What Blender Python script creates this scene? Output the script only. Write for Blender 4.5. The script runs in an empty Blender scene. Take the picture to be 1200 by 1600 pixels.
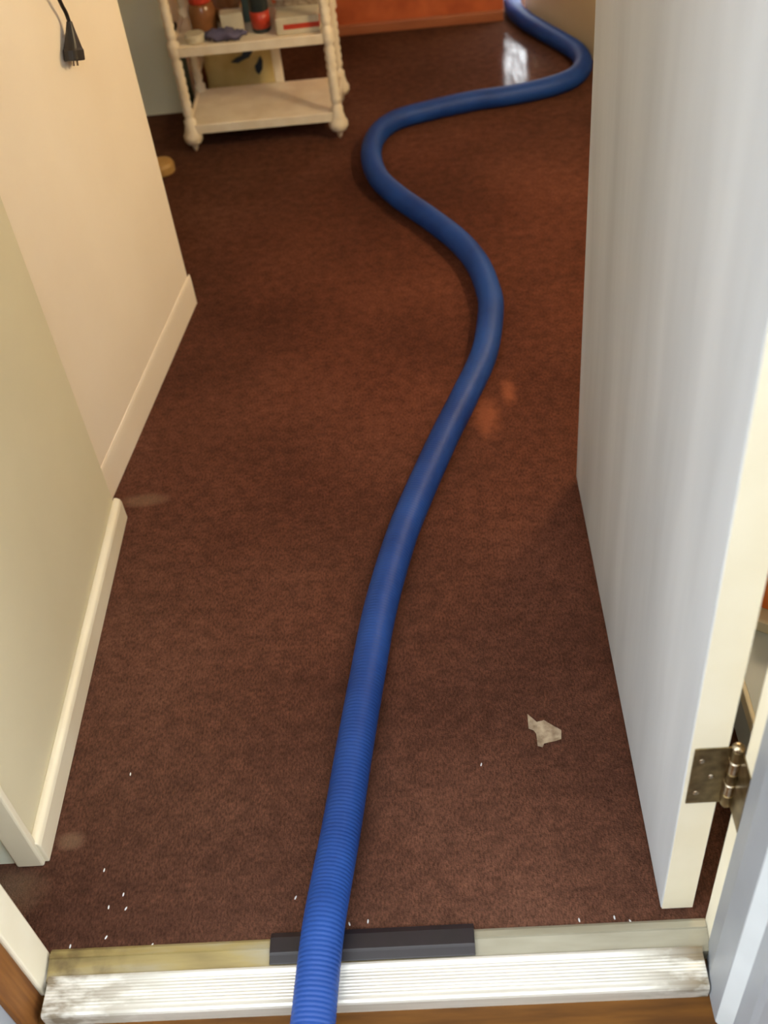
import bpy, bmesh, math, random
from mathutils import Vector, Matrix, Euler
random.seed(7)
S = bpy.context.scene
C = S.collection
# ------------------------------------------------------------------ camera
H = 1.39
FPX = 1712.8
PIT, ROL, YAW = 0.772548, 0.129534, -0.083146
def cam_axes():
    cy, sy = math.cos(YAW), math.sin(YAW)
    fw = Vector((sy*math.cos(PIT), cy*math.cos(PIT), -math.sin(PIT)))
    r0 = Vector((cy, -sy, 0)); d0 = fw.cross(r0)
    r = math.cos(ROL)*r0 + math.sin(ROL)*d0
    d = -math.sin(ROL)*r0 + math.cos(ROL)*d0
    return r, d, fw
AR, AD, AF = cam_axes()
def gp(px, py, z=0.0):
    """pixel of the photograph -> point on the horizontal plane at height z"""
    d = AR*(px-600) + AD*(py-800) + AF*FPX
    t = (z-H)/d.z
    return Vector((0, 0, H)) + d*t
cam = bpy.data.cameras.new('camera')
cam.sensor_fit = 'VERTICAL'; cam.sensor_height = 24.0; cam.lens = 24.0*FPX/1600
cam.clip_start = 0.02
cam.dof.use_dof = True; cam.dof.focus_distance = 1.6; cam.dof.aperture_fstop = 2.8
co = bpy.data.objects.new('camera', cam); C.objects.link(co)
m = Matrix.Identity(4)
for i in range(3):
    m[i][0] = AR[i]; m[i][1] = -AD[i]; m[i][2] = -AF[i]
m[0][3], m[1][3], m[2][3] = 0, 0, H
co.matrix_world = m
S.camera = co
# ------------------------------------------------------------------ sky, exposure
w = bpy.data.worlds.new('overcast_sky'); S.world = w; w.use_nodes = True
bg = w.node_tree.nodes['Background']
bg.inputs[0].default_value = (0.96, 1.0, 1.03, 1); bg.inputs[1].default_value = 6.0
S.view_settings.view_transform = 'Standard'; S.view_settings.look = 'None'
S.view_settings.gamma = 1.0; S.view_settings.use_curve_mapping = False
S.view_settings.exposure = 0.0
LAMP_L = 112.0      # radiance of the added lamp's globe

# ------------------------------------------------------------------ materials
def srgb(r, g, b):
    f = lambda c: (c/255/12.92) if c/255 <= 0.04045 else ((c/255+0.055)/1.055)**2.4
    return (f(r), f(g), f(b), 1)
class NT:
    def __init__(s, name):
        s.m = bpy.data.materials.new(name); s.m.use_nodes = True
        s.t = s.m.node_tree; s.b = s.t.nodes['Principled BSDF']
        s.tc = s.t.nodes.new('ShaderNodeTexCoord')
    def n(s, k, **kw):
        o = s.t.nodes.new(k)
        for a, v in kw.items(): setattr(o, a, v)
        return o
    def l(s, a, b): s.t.links.new(a, b)
    def noise(s, scale, detail=3, coord=None, stretch=None, rough=0.5):
        c = coord or s.tc.outputs['Object']
        if stretch:
            mp = s.n('ShaderNodeMapping'); mp.inputs['Scale'].default_value = stretch
            s.l(c, mp.inputs[0]); c = mp.outputs[0]
        n = s.n('ShaderNodeTexNoise'); n.inputs['Scale'].default_value = scale
        n.inputs['Detail'].default_value = detail; n.inputs['Roughness'].default_value = rough
        s.l(c, n.inputs['Vector']); return n.outputs['Fac']
    def ramp(s, f, stops):
        r = s.n('ShaderNodeValToRGB'); e = r.color_ramp.elements
        while len(e) < len(stops): e.new(0.5)
        for i, (p, c) in enumerate(stops):
            e[i].position = p; e[i].color = c if len(c) == 4 else (*c, 1)
        s.l(f, r.inputs[0]); return r.outputs['Color']
    def mix(s, f, a, b, mode='MIX'):
        x = s.n('ShaderNodeMix', data_type='RGBA', blend_type=mode)
        for v, k in ((f, 0), (a, 6), (b, 7)):
            if isinstance(v, (int, float)): x.inputs[k].default_value = v
            elif isinstance(v, tuple): x.inputs[k].default_value = v
            else: s.l(v, x.inputs[k])
        return x.outputs[2]
    def math(s, op, a, b=0.0, clamp=False):
        x = s.n('ShaderNodeMath', operation=op, use_clamp=clamp)
        for v, k in ((a, 0), (b, 1)):
            if isinstance(v, (int, float)): x.inputs[k].default_value = v
            else: s.l(v, x.inputs[k])
        return x.outputs[0]
    def bump(s, h, strength=0.3, dist=0.002):
        b = s.n('ShaderNodeBump'); b.inputs['Strength'].default_value = strength
        b.inputs['Distance'].default_value = dist
        s.l(h, b.inputs['Height']); s.l(b.outputs[0], s.b.inputs['Normal'])
    def col(s, c):
        if isinstance(c, tuple): s.b.inputs['Base Color'].default_value = c
        else: s.l(c, s.b.inputs['Base Color'])
    def set(s, **k):
        for a, v in k.items(): s.b.inputs[a.replace('_', ' ')].default_value = v
    def ellipse(s, cx, cy, rx, ry, soft=0.35, wob=0.5, wscale=18):
        """soft-edged irregular patch mask around (cx, cy) in object space"""
        sp = s.n('ShaderNodeSeparateXYZ'); s.l(s.tc.outputs['Object'], sp.inputs[0])
        dx = s.math('DIVIDE', s.math('SUBTRACT', sp.outputs[0], cx), rx)
        dy = s.math('DIVIDE', s.math('SUBTRACT', sp.outputs[1], cy), ry)
        d = s.math('SQRT', s.math('ADD', s.math('MULTIPLY', dx, dx), s.math('MULTIPLY', dy, dy)))
        d = s.math('ADD', d, s.math('MULTIPLY', s.math('SUBTRACT', s.noise(wscale, 3), 0.5), wob*2))
        return s.math('DIVIDE', s.math('SUBTRACT', 1.0+soft/2, d), soft, True)

MAT = {}
def paint(name, c, c2=None, rough=0.5, scale=6, streak=None, bump=0.06, spec=0.35):
    t = NT(name); c2 = c2 or tuple(v*0.86 for v in c[:3])+(1,)
    f = t.noise(scale, 4, stretch=streak)
    t.col(t.ramp(f, [(0.3, c2), (0.68, c)]))
    t.set(Roughness=rough, Specular_IOR_Level=spec)
    t.bump(t.noise(180, 2), bump, 0.001)
    MAT[name] = t.m; return t.m
paint('near_wall_paint', srgb(214, 206, 176), srgb(206, 198, 168), 0.6, 3)
paint('far_wall_paint', srgb(238, 226, 206), srgb(230, 216, 194), 0.5, 3)
paint('skirting_paint', srgb(232, 224, 200), srgb(222, 212, 186), 0.35, 7)
paint('pale_green_paint', srgb(238, 244, 230), srgb(230, 236, 218), 0.6, 5)
paint('tan_paint', srgb(208, 192, 156), srgb(196, 178, 142), 0.6, 5)
paint('ceiling_paint', srgb(235, 230, 218), None, 0.8, 3)
paint('door_paint', srgb(204, 209, 213), srgb(184, 189, 193), 0.42, 3, (4, 4, 0.5), 0.1)
paint('cream_paint', srgb(236, 230, 208), srgb(228, 220, 194), 0.4, 8)
paint('shaded_frame_paint', srgb(150, 156, 163), srgb(140, 146, 153), 0.4, 7)  # shade on the door frame is darkened into this paint
paint('lit_bead_paint', srgb(206, 214, 218), None, 0.35, 7)  # frame paint again, lightened where the bevel catches daylight
paint('bench_paint', srgb(196, 206, 212), srgb(186, 196, 202), 0.5, 7)
paint('grey_wall_paint', srgb(196, 194, 178), srgb(186, 184, 168), 0.6, 5)
paint('exterior_wall', srgb(205, 205, 198), None, 0.8, 5)
paint('trolley_paint', srgb(240, 228, 204), srgb(222, 206, 178), 0.5, 16)

def carpet():
    t = NT('maroon_carpet')
    big = t.noise(2.2, 4)
    base = t.ramp(big, [(0.32, srgb(71, 46, 35)), (0.5, srgb(85, 57, 44)), (0.7, srgb(98, 68, 54))])
    fib = t.noise(330, 2, rough=0.7, stretch=(1, 0.45, 1))
    warm_glow = t.ellipse(0.05, 2.15, 0.75, 0.95, 1.2, 0.3, 3)  # warm lamp glow tinted into the middle of the carpet
    base = t.mix(t.math('MULTIPLY', warm_glow, 0.75), base, t.ramp(big, [(0.32, srgb(76, 40, 28)), (0.7, srgb(106, 58, 41))]))
    sp = t.ramp(fib, [(0.3, (0.55, 0.52, 0.5, 1)), (0.5, (1, 1, 1, 1)), (0.72, (1.5, 1.45, 1.45, 1))])
    c = t.mix(1.0, base, sp, 'MULTIPLY')
    mid = t.noise(45, 3)
    c = t.mix(1.0, c, t.ramp(mid, [(0.3, (0.78, 0.76, 0.76, 1)), (0.7, (1.2, 1.18, 1.16, 1))]), 'MULTIPLY')
    # lighter orange patch beside the hose, pale dusty scuffs next to the skirting
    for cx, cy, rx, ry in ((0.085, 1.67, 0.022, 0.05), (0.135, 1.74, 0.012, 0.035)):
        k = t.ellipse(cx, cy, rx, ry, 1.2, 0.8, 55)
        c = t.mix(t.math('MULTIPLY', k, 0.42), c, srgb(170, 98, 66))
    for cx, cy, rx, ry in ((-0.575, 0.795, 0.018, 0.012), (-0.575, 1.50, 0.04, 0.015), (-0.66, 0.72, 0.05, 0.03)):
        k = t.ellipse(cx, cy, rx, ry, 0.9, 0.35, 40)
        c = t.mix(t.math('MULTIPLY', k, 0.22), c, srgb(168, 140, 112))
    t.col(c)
    # wet, shiny spot at the far end
    wet = t.ellipse(0.315, 3.32, 0.075, 0.17, 0.9, 0.35, 22)
    streaks = t.ramp(t.noise(60, 3, stretch=(1, 0.12, 1)), [(0.35, (0.35,)*3), (0.6, (1,)*3)])
    wet = t.math('MULTIPLY', wet, streaks)
    t.l(wet, t.b.inputs['Coat Weight'])
    t.set(Roughness=0.95, Specular_IOR_Level=0.10, Coat_Roughness=0.13, Coat_IOR=1.55)
    t.bump(t.noise(420, 2), 0.7, 0.004)
    MAT['carpet'] = t.m
carpet()

def hose_mat():
    t = NT('blue_hose_plastic')
    f = t.noise(9, 3)
    t.col(t.ramp(f, [(0.35, srgb(14, 52, 118)), (0.7, srgb(26, 68, 140))]))
    t.set(Roughness=0.5, Specular_IOR_Level=0.35)
    MAT['hose'] = t.m
hose_mat()
def metal_mat():
    t = NT('worn_aluminium')
    sp = t.n('ShaderNodeSeparateXYZ'); t.l(t.tc.outputs['Object'], sp.inputs[0])
    # dirt gathers at both ends of the sill
    e1 = t.math('DIVIDE', t.math('SUBTRACT', -0.36, sp.outputs[0]), 0.2, True)
    e2 = t.math('DIVIDE', t.math('SUBTRACT', sp.outputs[0], 0.17), 0.1, True)
    e = t.math('ADD', e1, e2, True)
    nz = t.noise(38, 5, stretch=(0.6, 1.4, 1))
    d = t.math('MULTIPLY', t.ramp(nz, [(0.38, (0, 0, 0)), (0.55, (1, 1, 1))]), e)
    d = t.math('MULTIPLY', d, 0.9)
    c = t.ramp(t.noise(120, 2, stretch=(0.05, 1, 1)), [(0.3, (0.60, 0.59, 0.53)), (0.7, (0.74, 0.73, 0.67))])
    t.col(t.mix(d, c, srgb(104, 88, 58)))
    t.l(t.math('SUBTRACT', 0.35, d, True), t.b.inputs['Metallic'])
    t.l(t.math('ADD', 0.34, t.math('MULTIPLY', d, 0.5)), t.b.inputs['Roughness'])
    MAT['sill_metal'] = t.m
metal_mat()
def sill_wood():
    t = NT('weathered_sill_timber')
    sp = t.n('ShaderNodeSeparateXYZ'); t.l(t.tc.outputs['Object'], sp.inputs[0])
    n1 = t.noise(5, 4, stretch=(1, 6, 6))
    c = t.ramp(n1, [(0.3, srgb(112, 96, 58)), (0.5, srgb(146, 130, 82)), (0.7, srgb(150, 144, 124))])
    g = t.math('DIVIDE', t.math('ADD', sp.outputs[0], 0.16), 0.12, True)
    c = t.mix(g, c, t.ramp(n1, [(0.3, srgb(124, 118, 98)), (0.7, srgb(160, 156, 138))]))
    e1 = t.math('DIVIDE', t.math('SUBTRACT', -0.42, sp.outputs[0]), 0.14, True)
    d = t.math('MULTIPLY', t.ramp(t.noise(40, 5), [(0.4, (0, 0, 0)), (0.65, (1, 1, 1))]), e1)
    t.col(t.mix(d, c, srgb(92, 76, 48)))
    t.set(Roughness=0.4); t.bump(t.noise(60, 3, stretch=(0.1, 1, 1)), 0.2, 0.001)
    MAT['sill_wood'] = t.m
sill_wood()
def wood(name, a, b, stretch=(8, 8, 0.8), rough=0.5, scale=6):
    t = NT(name)
    f = t.noise(scale, 5, stretch=stretch)
    t.col(t.ramp(f, [(0.3, a), (0.7, b)])); t.set(Roughness=rough, Specular_IOR_Level=0.2)
    t.bump(f, 0.2, 0.002); MAT[name] = t.m
wood('bare_timber', srgb(92, 54, 26), srgb(146, 98, 50), (10, 10, 0.7), 0.6)
wood('orange_panel', srgb(168, 82, 50), srgb(206, 110, 66), (3, 3, 3), 0.4, 4)
wood('blocker_fence_grey', srgb(128, 126, 120), srgb(150, 148, 142), (10, 10, 0.7), 0.7)
wood('brown_skirting', srgb(150, 88, 58), srgb(172, 106, 72), (1, 6, 6), 0.4)
wood('porch_boards', srgb(74, 44, 10), srgb(104, 66, 20), (0.8, 8, 8), 0.55, 10)
def plain(name, c, rough=0.5, metal=0.0, c2=None, scale=20, **k):
    t = NT(name); t.col(t.ramp(t.noise(scale, 3), [(0.3, c2 or tuple(v*0.8 for v in c[:3])+(1,)), (0.7, c)]))
    t.set(Roughness=rough, Metallic=metal, **k); MAT[name] = t.m
plain('hinge_brass', srgb(140, 122, 84), 0.32, 0.9, srgb(92, 76, 46), 70)
plain('hinge_steel', srgb(214, 206, 188), 0.22, 1.0, srgb(150, 130, 100), 60)
plain('black_rubber', srgb(30, 23, 28), 0.45, 0, srgb(24, 19, 22), 60)
plain('black_plastic', srgb(34, 28, 24), 0.45)
plain('paper', srgb(176, 158, 132), 0.7, 0, srgb(120, 100, 78), 90)
plain('glint', srgb(230, 232, 235), 0.05, 0, None, 20, Specular_IOR_Level=1.0)
plain('olive_paper', srgb(238, 216, 150), 0.6, 0, srgb(206, 178, 108), 12)
plain('dark_blue_print', srgb(44, 56, 76), 0.6)
plain('red_plastic', srgb(190, 58, 36), 0.4)
plain('brown_glass', srgb(150, 100, 62), 0.2, 0, srgb(120, 78, 46))
plain('dark_bottle', srgb(44, 52, 52), 0.25)
plain('purple_cloth', srgb(98, 92, 118), 0.8)
plain('white_card', srgb(206, 196, 170), 0.6)
plain('dark_green_glass', srgb(40, 54, 40), 0.2)
plain('teal_card', srgb(64, 84, 80), 0.6)
plain('tan_wood', srgb(186, 146, 84), 0.5)
plain('orange_card', srgb(240, 130, 60), 0.5)
def lamp_mat():
    t = NT('lamp_glass'); t.col((1, 0.9, 0.75, 1)); t.set(Roughness=0.4)
    t.b.inputs['Emission Color'].default_value = (1, 0.75, 0.45, 1)
    t.b.inputs['Emission Strength'].default_value = LAMP_L
    MAT['lamp_glass'] = t.m
lamp_mat()

# ------------------------------------------------------------------ mesh helpers
def box(bm, x0, x1, y0, y1, z0, z1, mat=None):
    v = [bm.verts.new((x, y, z)) for z in (z0, z1) for y in (y0, y1) for x in (x0, x1)]
    fs = [(0, 2, 3, 1), (4, 5, 7, 6), (0, 1, 5, 4), (1, 3, 7, 5), (3, 2, 6, 7), (2, 0, 4, 6)]
    out = [bm.faces.new([v[i] for i in f]) for f in fs]
    if mat is not None:
        bmesh.ops.transform(bm, matrix=mat, verts=v)
    return v
def prism(bm, pts, z0, z1):
    """upright prism over a counter-clockwise plan outline"""
    a = [bm.verts.new((x, y, z0)) for x, y in pts]; b = [bm.verts.new((x, y, z1)) for x, y in pts]
    n = len(pts)
    bm.faces.new(a[::-1]); bm.faces.new(b)
    for i in range(n):
        j = (i+1) % n; bm.faces.new((a[i], a[j], b[j], b[i]))
    return a+b
def extr_x(bm, prof, x0, x1):
    """profile of (y, z) points extruded along X"""
    a = [bm.verts.new((x0, y, z)) for y, z in prof]; b = [bm.verts.new((x1, y, z)) for y, z in prof]
    n = len(prof)
    bm.faces.new(a); bm.faces.new(b[::-1])
    for i in range(n):
        j = (i+1) % n; bm.faces.new((a[j], a[i], b[i], b[j]))
def lathe(bm, prof, seg=20, cx=0, cy=0, mat=None):
    rings = []; vs = []
    for r, z in prof:
        ring = [bm.verts.new((cx+r*math.cos(2*math.pi*k/seg), cy+r*math.sin(2*math.pi*k/seg), z)) for k in range(seg)]
        rings.append(ring); vs += ring
    for a, b in zip(rings, rings[1:]):
        for k in range(seg):
            j = (k+1) % seg; bm.faces.new((a[k], a[j], b[j], b[k]))
    bm.faces.new(rings[0][::-1]); bm.faces.new(rings[-1])
    if mat is not None: bmesh.ops.transform(bm, matrix=mat, verts=vs)
    return vs
def catmull(P, step):
    out = []
    P = [P[0]*2-P[1]] + P + [P[-1]*2-P[-2]]
    for i in range(1, len(P)-2):
        a, b, c, d = P[i-1:i+3]
        n = max(2, int((c-b).length/step))
        for k in range(n):
            t = k/n
            out.append(0.5*((2*b)+(c-a)*t+(2*a-5*b+4*c-d)*t*t+(3*b-a-3*c+d)*t**3))
    out.append(P[-2]); return out
def resample(pts, step):
    out = [pts[0].copy()]; acc = 0.0
    for a, b in zip(pts, pts[1:]):
        L = (b-a).length; s = step-acc
        while s <= L:
            out.append(a.lerp(b, s/L)); s += step
        acc = L-(s-step)
    return out
def sweep(bm, pts, rad, seg=14):
    up = Vector((0, 0, 1)); rings = []
    n = len(pts); prev = None
    for i, q in enumerate(pts):
        t = (pts[min(i+1, n-1)]-pts[max(i-1, 0)]).normalized()
        if prev is None:
            s = t.cross(up); s = s.normalized() if s.length > 1e-4 else Vector((1, 0, 0))
        else:
            s = (prev - t*prev.dot(t)).normalized()
        prev = s
        u = s.cross(t); r = rad(i) if callable(rad) else rad
        rings.append([bm.verts.new(q+s*(r*math.cos(2*math.pi*k/seg))+u*(r*math.sin(2*math.pi*k/seg))) for k in range(seg)])
    for a, b in zip(rings, rings[1:]):
        for k in range(seg):
            j = (k+1) % seg; bm.faces.new((a[k], a[j], b[j], b[k]))
    bm.faces.new(rings[0][::-1]); bm.faces.new(rings[-1])
def obj(name, bm, mat, parent=None, bevel=0, smooth=False, seg=2):
    bmesh.ops.recalc_face_normals(bm, faces=bm.faces[:])
    me = bpy.data.meshes.new(name); bm.to_mesh(me); bm.free()
    me.materials.append(MAT[mat])
    if smooth:
        for p in me.polygons: p.use_smooth = True
    o = bpy.data.objects.new(name, me); C.objects.link(o)
    if parent is not None: o.parent = parent
    if bevel:
        b = o.modifiers.new('bevel', 'BEVEL'); b.width = bevel; b.segments = seg; b.limit_method = 'ANGLE'
    return o
def B(*a):
    bm = bmesh.new(); box(bm, *a); return bm
def P(*a):
    bm = bmesh.new(); prism(bm, *a); return bm
def struct(name, bm, mat, label=None, cat=None, **k):
    o = obj(name, bm, mat, **k); o['kind'] = 'structure'
    if label: o['label'] = label
    if cat: o['category'] = cat
    return o
def tag(o, label, cat, group=None):
    o['label'] = label; o['category'] = cat
    if group: o['group'] = group
    return o
def thing(name, label, cat, loc=(0, 0, 0), rz=0, group=None):
    o = bpy.data.objects.new(name, None); C.objects.link(o)
    o.location = loc; o.rotation_euler = (0, 0, rz); o.empty_display_size = 0.05
    return tag(o, label, cat, group)

# ------------------------------------------------------------------ room shell
CE = 2.40
YI = 0.632            # inner face of the front wall
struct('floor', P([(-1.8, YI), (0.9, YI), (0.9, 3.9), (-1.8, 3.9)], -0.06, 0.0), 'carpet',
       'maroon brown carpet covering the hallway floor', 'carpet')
struct('floor_porch', B(-3, 3, -4, 0.60, -0.14, -0.022), 'porch_boards', 'brown boarded porch floor outside the doorway', 'floor')
struct('floor_yard', B(-3, 3, 3.9, 7, -0.2, -0.08), 'exterior_wall', 'pale paving outside the far opening', 'floor')
struct('ceiling', B(-1.9, 1.0, 0.5, 3.9, CE, CE+0.1), 'ceiling_paint', 'off-white flat ceiling', 'ceiling')
fence = thing('sky_blocker_fence', 'unseen grey fence added to block low sky across the porch', 'fence', (0, -1.4, -0.022))  # unseen, added to keep low sky out of the deep hall
fence['kind'] = 'structure'
bm = bmesh.new(); box(bm, -0.072, 0.072, -0.012, 0.012, 0, 2.35); fm = None
for k in range(40):
    if fm is None: o = obj('board', bm, 'blocker_fence_grey', fence); fm = o
    else: o = fm.copy(); C.objects.link(o); o.parent = fence
    o.location = (-2.92+0.15*k, 0.004*(k % 3), 0)
# front wall around the doorway
struct('wall_front_left', B(-3, -0.62, 0.50, YI, -0.06, CE), 'exterior_wall', 'pale front wall beside timber door jamb', 'wall')
struct('wall_front_right', B(0.345, 3, 0.50, YI, -0.06, CE), 'exterior_wall', 'pale front wall behind hinge jamb', 'wall')
struct('wall_front_top', B(-0.62, 0.345, 0.50, YI, 2.06, CE), 'exterior_wall', 'pale front wall above doorway', 'wall')
struct('trim_5', B(-0.62, 0.345, 0.515, YI, 2.03, 2.06), 'shaded_frame_paint', 'white painted door head', 'trim')
# left side: two wall ends with a gap between, then the far room
struct('wall_left_near', P([(-1.8, 0.770), (-0.612, 0.770), (-0.612, 1.450), (-1.8, 1.450)], 0, CE), 'near_wall_paint',
       'cream wall end nearest the doorway', 'wall')
A0 = Vector((-0.636, 1.535)); A1 = Vector((-0.553, 2.146))
fd = (A1-A0).normalized(); fn = Vector((fd.y, -fd.x))            # along the far wall, and out of it
As = A0 - fd*0.12
struct('wall_left_far', P([tuple(As), tuple(A1), tuple(A1-fn*0.11), (-1.8, A1.y+0.05), (-1.8, As.y)], 0, CE), 'far_wall_paint',
       'warm white angled wall with hanging black plug', 'wall')
struct('wall_left', B(-1.9, -1.8, 0.5, 3.3, 0, CE), 'near_wall_paint', 'cream outer wall of far room', 'wall')
struct('wall_left_back', P([(-1.8, 3.195), (-0.69, 3.195), (-0.69, 3.75), (-1.8, 3.75)], 0, CE), 'pale_green_paint',
       'pale grey green wall behind white trolley', 'wall')
struct('wall_back', B(-0.69, 0.290, 3.672, 3.75, 0, CE), 'orange_panel', 'orange brown timber back wall', 'wall')
T0 = Vector((0.364, 3.69)); T1 = Vector((0.85, 2.494)); td = (T1-T0).normalized(); tn = Vector((-td.y, td.x))
struct('wall_right_back', P([tuple(T0), tuple(T1), (0.95, 2.494), tuple(T0+tn*0.05)], 0, CE), 'tan_paint',
       'tan angled wall beside far opening', 'wall')
struct('wall_right', B(0.85, 0.95, YI, 2.494, 0, CE), 'grey_wall_paint', 'grey side wall behind the open door', 'wall')
# skirtings
def skirting(name, p0, p1, nrm, h, th, mat, label):
    """skirting board along p0-p1, standing out along nrm; softly rounded top edge"""
    bm = bmesh.new()
    prof = [(0, 0), (th, 0), (th, h*0.80), (th*0.85, h*0.92), (th*0.45, h), (0, h)]
    rows = []
    for q in (p0, p1):
        rows.append([bm.verts.new((q.x+nrm.x*o, q.y+nrm.y*o, z)) for o, z in prof])
    n = len(prof)
    bm.faces.new(rows[0]); bm.faces.new(rows[1][::-1])
    for i in range(n):
        j = (i+1) % n; bm.faces.new((rows[0][i], rows[0][j], rows[1][j], rows[1][i]))
    return struct(name, bm, mat, label, 'skirting', bevel=0.002)
V2 = lambda x, y: Vector((x, y))
skirting('baseboard_left_near', V2(-0.612, 0.764), V2(-0.612, 1.456), V2(1, 0), 0.052, 0.014, 'skirting_paint', 'cream skirting on wall end nearest doorway')
skirting('baseboard_left_far', As, A1+fd*0.012, fn, 0.078, 0.0035, 'far_wall_paint', 'cream skirting along angled wall')
skirting('baseboard_back', V2(-0.69, 3.672), V2(0.290, 3.672), V2(0, -1), 0.034, 0.010, 'brown_skirting', 'light brown skirting on back wall')
skirting('baseboard_right', V2(0.85, YI), V2(0.85, 2.494), V2(-1, 0), 0.090, 0.012, 'skirting_paint', 'cream skirting on grey side wall behind door')
# corner board at the near wall end
struct('trim_1', B(-0.644, -0.604, 0.757, 0.770, 0, CE), 'skirting_paint', 'cream corner board at the near wall end', 'trim', bevel=0.003)
struct('trim_6', B(-1.8, -0.644, 0.764, 0.770, 0, CE), 'pale_green_paint', 'pale green panel beside corner board', 'trim')
# left jamb: painted inner jamb, bare timber edge, painted outer casing
struct('trim_2', B(-0.62, -0.570, 0.583, YI+0.001, -0.02, 2.03), 'cream_paint', 'chipped cream painted left door jamb', 'trim', bevel=0.003)
struct('trim_3', B(-0.63, -0.575, 0.532, 0.583, -0.022, 2.03), 'bare_timber', 'bare brown timber edge of left door jamb', 'trim', bevel=0.002)
struct('trim_4', P([(-0.75, 0.48), (-0.588, 0.48), (-0.582, 0.532), (-0.75, 0.532)], -0.022, 2.1), 'shaded_frame_paint', 'white outer casing left of doorway', 'trim', bevel=0.002)
# right jamb: cream hinge rebate, then stepped painted frame widening outwards
struct('trim_7', B(0.2885, 0.345, 0.604, YI+0.001, -0.02, 2.03), 'cream_paint', 'cream painted hinge jamb strip', 'trim', bevel=0.001)
struct('trim_8', P([(0.278, 0.516), (0.345, 0.516), (0.345, 0.604), (0.2865, 0.604), (0.278, 0.560)], -0.022, 2.03), 'shaded_frame_paint', 'blue white painted jamb face beside hinge', 'trim', bevel=0.0015)
struct('trim_9', P([(0.2785, 0.516), (0.292, 0.500), (0.345, 0.500), (0.345, 0.516)], -0.022, 2.03), 'lit_bead_paint', 'bevelled white bead on outer door frame', 'trim')
struct('trim_10', P([(0.292, 0.470), (0.297, 0.462), (0.40, 0.462), (0.40, 0.500), (0.292, 0.500)], -0.022, 2.1), 'shaded_frame_paint', 'outer white casing of door frame', 'trim')

# ------------------------------------------------------------------ threshold
sill = thing('door_threshold', 'weathered timber and ribbed aluminium threshold across the doorway', 'threshold', (0, 0, 0))
sill['kind'] = 'structure'
SX0, SX1 = -0.566, 0.276
bm = bmesh.new()
extr_x(bm, [(0.592, -0.02), (0.634, -0.02), (0.634, 0.004), (0.630, 0.007), (0.621, 0.0085), (0.620, 0.006), (0.600, 0.003), (0.592, 0.003)], SX0, SX1+0.012)
obj('timber_strip', bm, 'sill_wood', sill)
bm = bmesh.new()
prof = [(0.546, -0.022), (0.546, 0.001), (0.5475, 0.0045), (0.5505, 0.0062), (0.554, 0.0058)]
y = 0.556
while y < 0.588:
    prof += [(y, 0.00585), (y+0.0009, 0.0062), (y+0.0022, 0.00625), (y+0.0031, 0.0059)]; y += 0.0042
prof += [(0.590, 0.0070), (0.594, 0.0078), (0.597, 0.0070), (0.598, 0.002), (0.598, -0.022)]
extr_x(bm, prof[::-1], SX0+0.004, SX1)
obj('aluminium_sill', bm, 'sill_metal', sill)
# black strip stuck over the timber
bm = bmesh.new()
extr_x(bm, [(0.640, 0.003), (0.640, 0.0085), (0.632, 0.0125), (0.612, 0.0125), (0.609, 0.0105), (0.599, 0.0085), (0.598, 0.0075), (0.609, 0.004), (0.632, 0.0085)], -0.272, -0.007)
tag(obj('rubber_strip', bm, 'black_rubber', bevel=0.0008), 'black rubber strip stuck over the threshold under blue hose', 'rubber strip')

# ------------------------------------------------------------------ door with hinge
d = thing('door_1', 'white painted door standing open against the hallway', 'door', (0.255, 0.646, 0.01))
d['kind'] = 'structure'
def loc(bm, o):
    bmesh.ops.translate(bm, verts=bm.verts[:], vec=-Vector(o.location)); return bm
DX0, DX1, DY0, DY1, DZ = 0.2345, 0.2755, 0.646, 1.468, 0.010
obj('door_leaf', loc(B(DX0, DX1, DY0+0.0012, DY1, DZ, 2.02), d), 'door_paint', d, bevel=0.0015)
obj('edge_strip', loc(B(DX0+0.0012, DX1-0.0012, DY0, DY0+0.0016, DZ+0.0008, 2.019), d), 'cream_paint', d)
HZ0, HZ1 = 0.270, 0.378
h = obj('hinge', loc(B(0.2395, 0.2785, DY0-0.0014, DY0+0.0006, HZ0, HZ1), d), 'hinge_brass', d, bevel=0.0006)
h['label'] = 'tarnished brass hinge leaf let into door edge'
bm = B(0.2872, 0.2890, 0.6055, 0.6395, HZ0, HZ1)
o = obj('jamb_leaf', loc(bm, d), 'hinge_brass', h, bevel=0.0005)
KX, KY = 0.2835, 0.6425
for k in range(5):
    bm = bmesh.new(); a = HZ0+0.0216*k
    lathe(bm, [(0.0052, a+0.0004), (0.0062, a+0.001), (0.0062, a+0.0206), (0.0052, a+0.0212)], 16, KX, KY)
    obj('knuckle', loc(bm, d), 'hinge_steel' if k % 2 else 'hinge_brass', h, smooth=False)
bm = bmesh.new()
lathe(bm, [(0.0035, HZ0-0.004), (0.0035, HZ1), (0.0066, HZ1+0.0005), (0.0070, HZ1+0.003), (0.0052, HZ1+0.006), (0.002, HZ1+0.0072)], 16, KX, KY)
obj('hinge_pin', loc(bm, d), 'hinge_steel', h, smooth=True)
for sx, sz in ((0.249, 0.355), (0.262, 0.324), (0.249, 0.292)):
    bm = bmesh.new()
    lathe(bm, [(0.0036, 0), (0.0034, 0.0006), (0.002, 0.0012)], 12, 0, 0, Matrix.Translation((sx, DY0-0.0013, sz)) @ Matrix.Rotation(math.pi/2, 4, 'X'))
    obj('screw', loc(bm, d), 'hinge_steel', h)

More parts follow.
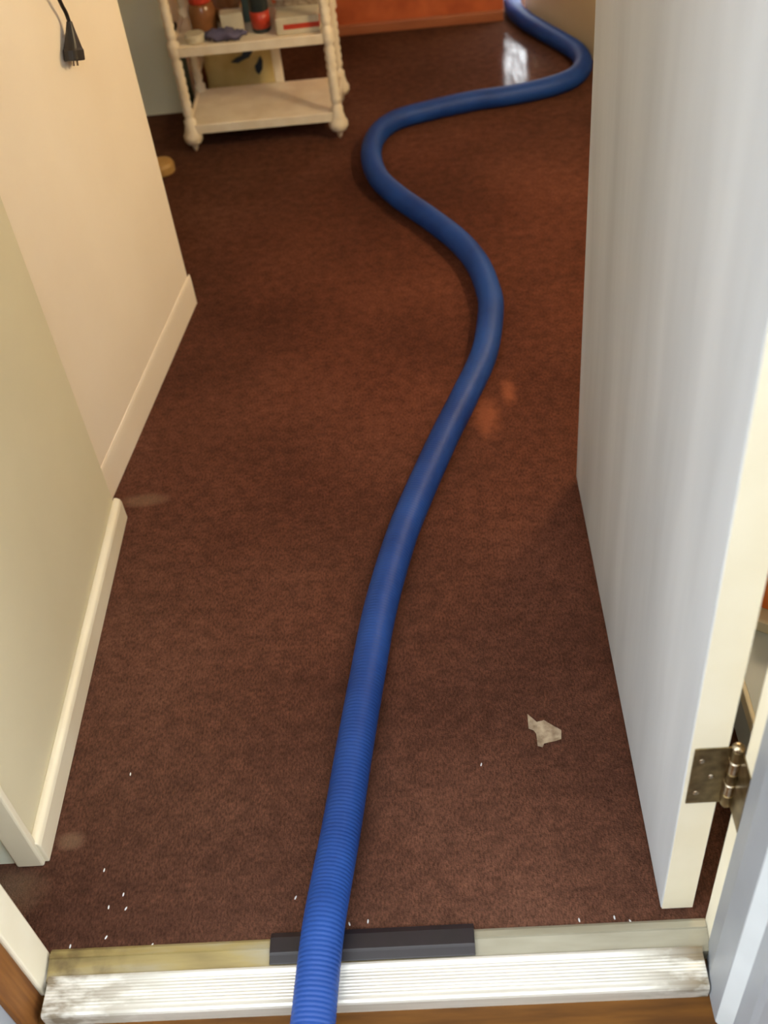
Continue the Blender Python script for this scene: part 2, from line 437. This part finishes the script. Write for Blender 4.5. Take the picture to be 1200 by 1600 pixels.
# ------------------------------------------------------------------ blue hose
R0 = 0.0283
px = [(517,1400),(535,1285),(553,1175),(573,1062),(594,952),(623,850),(649,783),(694,683),(727,617),(757,550),(767,483),(762,450),
      (745,410),(715,375),(670,340),(620,305),(590,275),(580,240),(590,210),(620,187),(680,170),(740,157),(800,148),(860,135),
      (897,120),(911,101),(903,82),(880,66),(850,49),(825,34)]
path = [Vector((-0.30, -1.2, -0.022+R0)), Vector((-0.27, -0.6, -0.022+R0)), Vector((-0.245, -0.1, -0.022+R0)), Vector((-0.225, 0.25, -0.010+R0)),
        Vector((-0.212, 0.45, 0.005+R0)), Vector((-0.2065, 0.53, 0.0105+R0)), Vector((-0.201, 0.60, 0.0135+R0)), Vector((-0.1965, 0.645, 0.0125+R0))]
q = gp(517, 1400, 0.007+R0); path.append(Vector((q.x, q.y+0.02, 0.006+R0)))
for x, y in px[1:]:
    q = gp(x, y, R0); path.append(Vector((q.x, q.y, R0-0.0005)))
path += [Vector((0.327, 3.66, R0)), Vector((0.325, 3.75, R0)), Vector((0.33, 3.86, R0)), Vector((0.36, 4.05, R0-0.03)), Vector((0.42, 4.3, -0.08+R0)), Vector((0.55, 5.0, -0.08+R0))]
RIB = 0.0060; NS = 5
pts = resample(catmull(path, 0.003), RIB/NS)
bm = bmesh.new()
shape = [0.0, 0.0005, 0.0008, 0.0008, 0.0005]
sweep(bm, pts, lambda i: R0-0.0013+shape[i % NS], 18)
tag(obj('vacuum_hose', bm, 'hose', smooth=True), 'long ribbed blue hose snaking over threshold and across the carpet', 'hose')

# ------------------------------------------------------------------ white trolley
TX0, TX1, TY0, TY1 = -0.640, -0.230, 2.935, 3.170
tr = thing('shelf_trolley', 'small white painted shelf trolley with turned posts on the carpet', 'trolley', ((TX0+TX1)/2, (TY0+TY1)/2, 0))
def post_profile():
    p = [(0.003, 0.0), (0.007, 0.008), (0.011, 0.020), (0.020, 0.024), (0.026, 0.034), (0.027, 0.046), (0.021, 0.056), (0.020, 0.062)]
    for z0, z1 in ((0.088, 0.270), (0.300, 0.485), (0.515, 0.70)):
        p += [(0.0165, z0-0.012), (0.0175, z0), (0.0105, z0+0.008)]
        n = 7
        for k in range(n):
            a = z0+0.014+(z1-z0-0.028)*k/n; b = (z1-z0-0.028)/n
            p += [(0.0120, a), (0.0145, a+b*0.35), (0.0145, a+b*0.65)]
        p += [(0.0105, z1-0.010), (0.0175, z1), (0.0165, z1+0.010)]
    p += [(0.016, 0.725), (0.020, 0.74), (0.014, 0.76), (0.004, 0.775)]
    return p
for cx in (TX0, TX1):
    for cy in (TY0, TY1):
        bm = bmesh.new(); lathe(bm, post_profile(), 14, cx, cy)
        obj('post', loc(bm, tr), 'trolley_paint', tr, smooth=True)
for z in (0.072, 0.285, 0.500, 0.712):
    sh = obj('shelf', loc(B(TX0-0.006, TX1+0.006, TY0-0.006, TY1+0.008, z-0.012, z), tr), 'trolley_paint', tr, bevel=0.003)
    obj('front_rail', loc(B(TX0+0.012, TX1-0.012, TY0-0.012, TY0-0.004, z-0.020, z+0.006), tr), 'trolley_paint', sh, bevel=0.002)
    if z > 0.1: obj('rear_rail', loc(B(TX0+0.012, TX1-0.012, TY1+0.006, TY1+0.014, z-0.016, z+0.006), tr), 'trolley_paint', sh, bevel=0.002)
    for s in (TX0-0.009, TX1+0.001):
        obj('side_rail', loc(B(s, s+0.008, TY0+0.012, TY1-0.012, z-0.018, z+0.006), tr), 'trolley_paint', sh, bevel=0.002)
obj('back_upright', loc(B(-0.418, -0.392, TY1+0.009, TY1+0.021, 0.062, 0.712), tr), 'trolley_paint', tr, bevel=0.003)

MZ = 0.2853   # top of the middle shelf
# jar with red lid
t = thing('storage_jar', 'brown jar with red lid on trolley middle shelf', 'jar', (-0.565, 3.035, MZ))
bm = bmesh.new(); lathe(bm, [(0.030, 0), (0.036, 0.006), (0.037, 0.06), (0.032, 0.074), (0.027, 0.080)], 20)
obj('body', bm, 'brown_glass', t, smooth=True)
bm = bmesh.new(); lathe(bm, [(0.030, 0.0802), (0.031, 0.083), (0.031, 0.100), (0.027, 0.104)], 20)
obj('lid', bm, 'red_plastic', t)
# low grey-white tub at the left front
bm = bmesh.new(); lathe(bm, [(0.022, 0), (0.027, 0.004), (0.028, 0.018), (0.024, 0.022)], 18)
o = tag(obj('small_tub', bm, 'white_card', smooth=False), 'low pale tub in front of the brown jar', 'tub'); o.location = (-0.585, 2.975, MZ)
# purple crumpled cloth
bm = bmesh.new(); bmesh.ops.create_uvsphere(bm, u_segments=24, v_segments=12, radius=1)
for v in bm.verts:
    a = math.atan2(v.co.y, v.co.x)
    k = 1+0.14*math.sin(5*a+2*v.co.z)+0.1*math.sin(9*a)
    v.co = Vector((v.co.x*0.055*k, v.co.y*0.020*k, max(0.0, 0.014+0.014*v.co.z+0.005*math.sin(60*v.co.x)))) if v.co.z > -0.95 else Vector((v.co.x*0.055, v.co.y*0.02, 0))
o = tag(obj('crumpled_cloth', bm, 'purple_cloth', smooth=True), 'crumpled purple grey cloth at trolley shelf front', 'cloth'); o.location = (-0.505, 2.965, MZ+0.0005); o.rotation_euler.z = -0.12
# white carton
t = thing('carton', 'small white carton beside purple cloth on trolley', 'box', (-0.485, 3.015, MZ), 0.08)
obj('body', B(-0.030, 0.030, -0.02, 0.02, 0, 0.052), 'white_card', t, bevel=0.002)
obj('flap', B(-0.030, 0.030, -0.021, 0.019, 0.0522, 0.0545), 'white_card', t, bevel=0.0006)
# red-labelled dark bottle
t = thing('dark_bottle', 'dark bottle with red label on trolley middle shelf', 'bottle', (-0.408, 3.005, MZ+0.0004))
bm = bmesh.new(); lathe(bm, [(0.022, 0), (0.0255, 0.004), (0.0255, 0.12), (0.022, 0.135), (0.011, 0.152), (0.010, 0.165)], 22)
obj('body', bm, 'dark_bottle', t, smooth=True)
bm = bmesh.new(); lathe(bm, [(0.0262, 0.012), (0.0262, 0.055)], 22)
obj('label', bm, 'red_plastic', t, smooth=True)
bm = bmesh.new(); lathe(bm, [(0.0125, 0.1655), (0.0125, 0.178), (0.010, 0.180)], 16)
obj('cap', bm, 'black_plastic', t)
# teal upright carton behind the bottle
t = thing('upright_book', 'dark teal book standing behind the dark bottle', 'book', (-0.435, 3.085, MZ), 0.15)
obj('cover', B(-0.028, 0.028, -0.010, 0.010, 0, 0.17), 'teal_card', t, bevel=0.002)
obj('pages', B(-0.0255, 0.0285, -0.0085, 0.0085, 0.003, 0.1705), 'white_card', t)
# olive bowl behind
bm = bmesh.new(); lathe(bm, [(0.022, 0), (0.028, 0.004), (0.046, 0.040), (0.048, 0.048), (0.044, 0.047), (0.026, 0.008)], 22)
o = tag(obj('bowl', bm, 'brown_glass', smooth=True), 'brown bowl at back of trolley middle shelf', 'bowl'); o.location = (-0.515, 3.11, MZ)
# cream packet with red band (right compartment)
t = thing('cream_packet', 'cream packet with red band on trolley shelf right side', 'packet', (-0.305, 2.992, MZ), 0.02)
obj('body', B(-0.060, 0.055, -0.035, 0.035, 0, 0.044), 'white_card', t, bevel=0.003)
obj('band', B(-0.040, 0.0555, -0.0356, 0.0356, 0.014, 0.027), 'red_plastic', t)
t = thing('paper_stack', 'stack of cream papers behind packet with red band', 'papers', (-0.305, 3.095, MZ), -0.05)
for k in range(4):
    a = random.uniform(-0.004, 0.004)
    obj('sheet', B(-0.060+a, 0.060+a, -0.05+a, 0.05-a, 0.020*k, 0.020*k+0.0194), 'white_card' if k % 2 else 'paper', t, bevel=0.0008)
# olive bag behind the trolley, printed with dark blue marks
bag = thing('paper_bag', 'olive yellow paper bag with dark blue marks behind trolley', 'bag', (-0.525, 3.295, 0))
bm = bmesh.new()
W, D, HH = 0.112, 0.032, 0.26
rows = []
for k in range(9):
    z = HH*k/8; s = 1-0.05*k/8; dd = D*(1-0.55*(k/8)**2); ring = []
    for i in range(20):
        a = 2*math.pi*i/20; cx, sy = math.cos(a), math.sin(a)
        ring.append(bm.verts.new((W*s*math.copysign(abs(cx)**0.35, cx)+0.002*math.sin(k*2+i), dd*math.copysign(abs(sy)**0.45, sy)+0.0012*math.sin(3*k+2*i), z)))
    rows.append(ring)
for a, b in zip(rows, rows[1:]):
    for i in range(20):
        j = (i+1) % 20; bm.faces.new((a[i], a[j], b[j], b[i]))
bm.faces.new(rows[0][::-1]); bm.faces.new(rows[-1])
obj('body', bm, 'olive_paper', bag, smooth=True)
def blob(name, outline, y, mat, parent, th=0.0012):
    bm = bmesh.new()
    a = [bm.verts.new((x, y, z)) for x, z in outline]; b = [bm.verts.new((x, y+th, z)) for x, z in outline]
    bm.faces.new(a); bm.faces.new(b[::-1]); n = len(a)
    for i in range(n):
        j = (i+1) % n; bm.faces.new((a[j], a[i], b[i], b[j]))
    return obj(name, bm, mat, parent)
def on_bag(x, y):
    dd = AR*(x-600)+AD*(y-800)+AF*FPX; t_ = (3.258-0.0)/dd.y
    q_ = Vector((0, 0, H))+dd*t_; return (q_.x+0.525, q_.z)
for outl in ([(361,98),(372,99),(380,94),(389,90),(394,82),(388,77),(380,80),(377,88),(368,92)],
             [(400,112),(405,117),(410,108),(410,96),(406,88),(402,98),(398,104)]):
    blob('print_mark', [on_bag(x, y) for x, y in outl], 3.2585-3.295, 'dark_blue_print', bag, 0.006)
# dark green bottle behind left rear post
t = thing('green_bottle', 'dark green bottle on floor behind trolley left post', 'bottle', (-0.672, 3.16, 0))
bm = bmesh.new(); lathe(bm, [(0.010, 0), (0.0125, 0.004), (0.0125, 0.19), (0.0105, 0.215), (0.006, 0.235), (0.006, 0.26)], 16)
obj('body', bm, 'dark_green_glass', t, smooth=True)
bm = bmesh.new(); lathe(bm, [(0.0075, 0.2602), (0.0075, 0.272), (0.006, 0.274)], 14)
obj('cap', bm, 'black_plastic', t)

# ------------------------------------------------------------------ small things
# tan doorstop peeking out past the angled wall
q = gp(255, 277); bm = bmesh.new()
lathe(bm, [(0.034, 0), (0.036, 0.003), (0.036, 0.022), (0.032, 0.030), (0.020, 0.034)], 20)
o = tag(obj('wooden_doorstop', bm, 'tan_wood', bevel=0.001), 'tan round wooden doorstop on carpet past the angled wall', 'doorstop'); o.location = (-0.722, 2.825, 0)
# hanging black plug and cord on the angled wall
def wallpt(s, off, z): 
    b = A0 + fd*s + fn*off; return Vector((b.x, b.y, z))
def raywall(px_, py_, off):
    dd = AR*(px_-600)+AD*(py_-800)+AF*FPX; o_ = Vector((0, 0, H))
    a = A0+fn*off; n3 = Vector((fn.x, fn.y, 0)); p3 = Vector((a.x, a.y, 0))
    return o_ + dd*((p3-o_).dot(n3)/dd.dot(n3))
plug = thing('power_plug', 'black power plug hanging on its cord against the angled wall', 'plug', raywall(116, 92, 0.014))
pb = raywall(117, 95, 0.014); pt = raywall(109, 40, 0.014)
ax = (pt-pb).normalized(); side = Vector((fd.x, fd.y, 0)); side = (side-ax*side.dot(ax)).normalized(); dep = Vector((fn.x, fn.y, 0))
L = (pt-pb).length
bm = bmesh.new(); rows = []
for f, wd, dp in ((0.0, 0.021, 0.0115), (0.02, 0.0235, 0.013), (0.30, 0.0235, 0.013), (0.36, 0.020, 0.012), (0.60, 0.0135, 0.010), (0.85, 0.0085, 0.007), (1.0, 0.0055, 0.0055), (1.12, 0.0042, 0.0042)):
    c = pb+ax*(L*f)
    rows.append([bm.verts.new(c+side*(wd*math.copysign(abs(math.cos(2*math.pi*i/16))**0.6, math.cos(2*math.pi*i/16)))+dep*(dp*math.copysign(abs(math.sin(2*math.pi*i/16))**0.6, math.sin(2*math.pi*i/16)))) for i in range(16)])
for a, b in zip(rows, rows[1:]):
    for i in range(16):
        j = (i+1) % 16; bm.faces.new((a[i], a[j], b[j], b[i]))
bm.faces.new(rows[0][::-1]); bm.faces.new(rows[-1])
obj('plug_body', loc(bm, plug), 'black_plastic', plug, smooth=False, bevel=0.001)
e0 = pb+ax*(L*1.1)
cp = [e0, raywall(103, 20, 0.014), raywall(93, 0, 0.016)]
cp += [cp[-1]+(cp[-1]-cp[-2])*1.5+Vector((0, 0, 0.03)), cp[-1]+Vector((-0.01, -0.06, 0.25)), cp[-1]+Vector((-0.016, -0.10, 0.50))]
bm = bmesh.new(); sweep(bm, resample(catmull(cp, 0.004), 0.006), 0.0033, 10)
obj('cord', loc(bm, plug), 'black_plastic', plug, smooth=True)
for s in (-0.008, 0.008):
    bm = bmesh.new(); c = pb+side*s
    for v in box(bm, -0.003, 0.003, -0.0008, 0.0008, 0, 0.008): 
        v.co = c + side*v.co.x + dep*v.co.y - ax*v.co.z
    obj('prong', loc(bm, plug), 'hinge_steel', plug)
# torn paper scrap on the carpet
bm = bmesh.new()
outl = [(824,1118),(830,1124),(838,1130),(846,1132),(849,1128),(853,1130),(853,1143),(862,1145),(870,1140),(877,1144),(877,1156),(868,1160),(858,1163),(850,1164),(848,1169),(840,1168),(838,1150),(834,1143),(826,1140)]
top = []; bot = []
for i, (x, y) in enumerate(outl):
    q = gp(x, y); z = 0.002+0.0016*(math.sin(i*1.7)+1)
    top.append(bm.verts.new((q.x, q.y, z+0.0009))); bot.append(bm.verts.new((q.x, q.y, z)))
n = len(outl); bm.faces.new(top); bm.faces.new(bot[::-1])
for i in range(n):
    j = (i+1) % n; bm.faces.new((top[j], top[i], bot[i], bot[j]))
bmesh.ops.triangulate(bm, faces=bm.faces[:])
tag(obj('paper_scrap', bm, 'paper'), 'torn pale paper scrap lying on the carpet near open door', 'paper scrap')
# white beads standing in for bright sparkles near the threshold
glint_px = [(204,1210),(193,1398),(197,1420),(170,1418),(166,1465),(110,1479),(238,1477),(462,1403),(575,1440),(546,1444),(641,1452),(752,1195),(905,1438),(985,1440),(960,1434),(163,1360)]
dm = None
for i, (x, y) in enumerate(glint_px):
    q = gp(x, y)
    if dm is None:
        bm = bmesh.new(); bmesh.ops.create_uvsphere(bm, u_segments=12, v_segments=8, radius=1)
        bmesh.ops.scale(bm, verts=bm.verts[:], vec=(0.0011, 0.0030, 0.0011))
        o = obj('glint_bead', bm, 'glint', smooth=True); dm = o
    else:
        o = dm.copy(); C.objects.link(o)
    o.location = (q.x, q.y, 0.0008); o.rotation_euler.z = random.uniform(-0.5, 0.5)
    tag(o, 'tiny white bead standing in for a sparkle near threshold', 'water drop', 'sparkle beads on the carpet')
# low bench unit behind the open door, with a white tray and an orange packet on it
UZ = 0.120
ub = thing('low_bench', 'low grey topped bench with white edging behind the door', 'bench', (0.60, 1.2, 0))
obj('carcass', loc(B(0.392, 0.80, 0.70, 1.70, 0.0, UZ-0.018), ub), 'bench_paint', ub, bevel=0.002)
obj('top', loc(B(0.390, 0.802, 0.698, 1.702, UZ-0.0178, UZ), ub), 'bench_paint', ub, bevel=0.001)
obj('edging', loc(B(0.3825, 0.3895, 0.696, 1.704, UZ-0.020, UZ+0.004), ub), 'skirting_paint', ub, bevel=0.002)
t = thing('white_tray', 'white tray on low bench behind the door', 'tray', (0.497, 1.035, UZ+0.0008), -0.55)
obj('base', B(-0.075, 0.075, -0.06, 0.06, 0, 0.006), 'skirting_paint', t, bevel=0.001)
for a in ((-0.075, 0.075, -0.066, -0.0602), (-0.075, 0.075, 0.0602, 0.066), (-0.081, -0.0752, -0.066, 0.066), (0.0752, 0.081, -0.066, 0.066)):
    obj('rim', B(*a, 0, 0.020), 'skirting_paint', t, bevel=0.001)
t = thing('orange_packet', 'orange packet standing in white tray behind door', 'packet', (0.485, 1.045, UZ+0.0072), -0.55)
obj('body', B(-0.045, 0.035, -0.030, 0.030, 0, 0.065), 'orange_card', t, bevel=0.002)
obj('lid', B(-0.0455, 0.0355, -0.0305, 0.0305, 0.0652, 0.072), 'red_plastic', t, bevel=0.001)
# unseen lamp added behind the open door for warm light across the hall
lp = thing('added_floor_lamp', 'slim unseen floor lamp added for warm light beside grey side wall', 'lamp', (0.70, 2.12, 0))
bm = bmesh.new(); lathe(bm, [(0.10, 0), (0.105, 0.004), (0.105, 0.014), (0.03, 0.024), (0.012, 0.03)], 28); obj('base', bm, 'hinge_brass', lp)
bm = bmesh.new(); lathe(bm, [(0.010, 0.0302), (0.010, 0.93), (0.03, 0.945), (0.034, 0.965)], 16); obj('pole', bm, 'hinge_brass', lp)
bm = bmesh.new(); bmesh.ops.create_uvsphere(bm, u_segments=24, v_segments=14, radius=0.09)
o = obj('glass_globe', bm, 'lamp_glass', lp, smooth=True); o.location = (0, 0, 1.056)
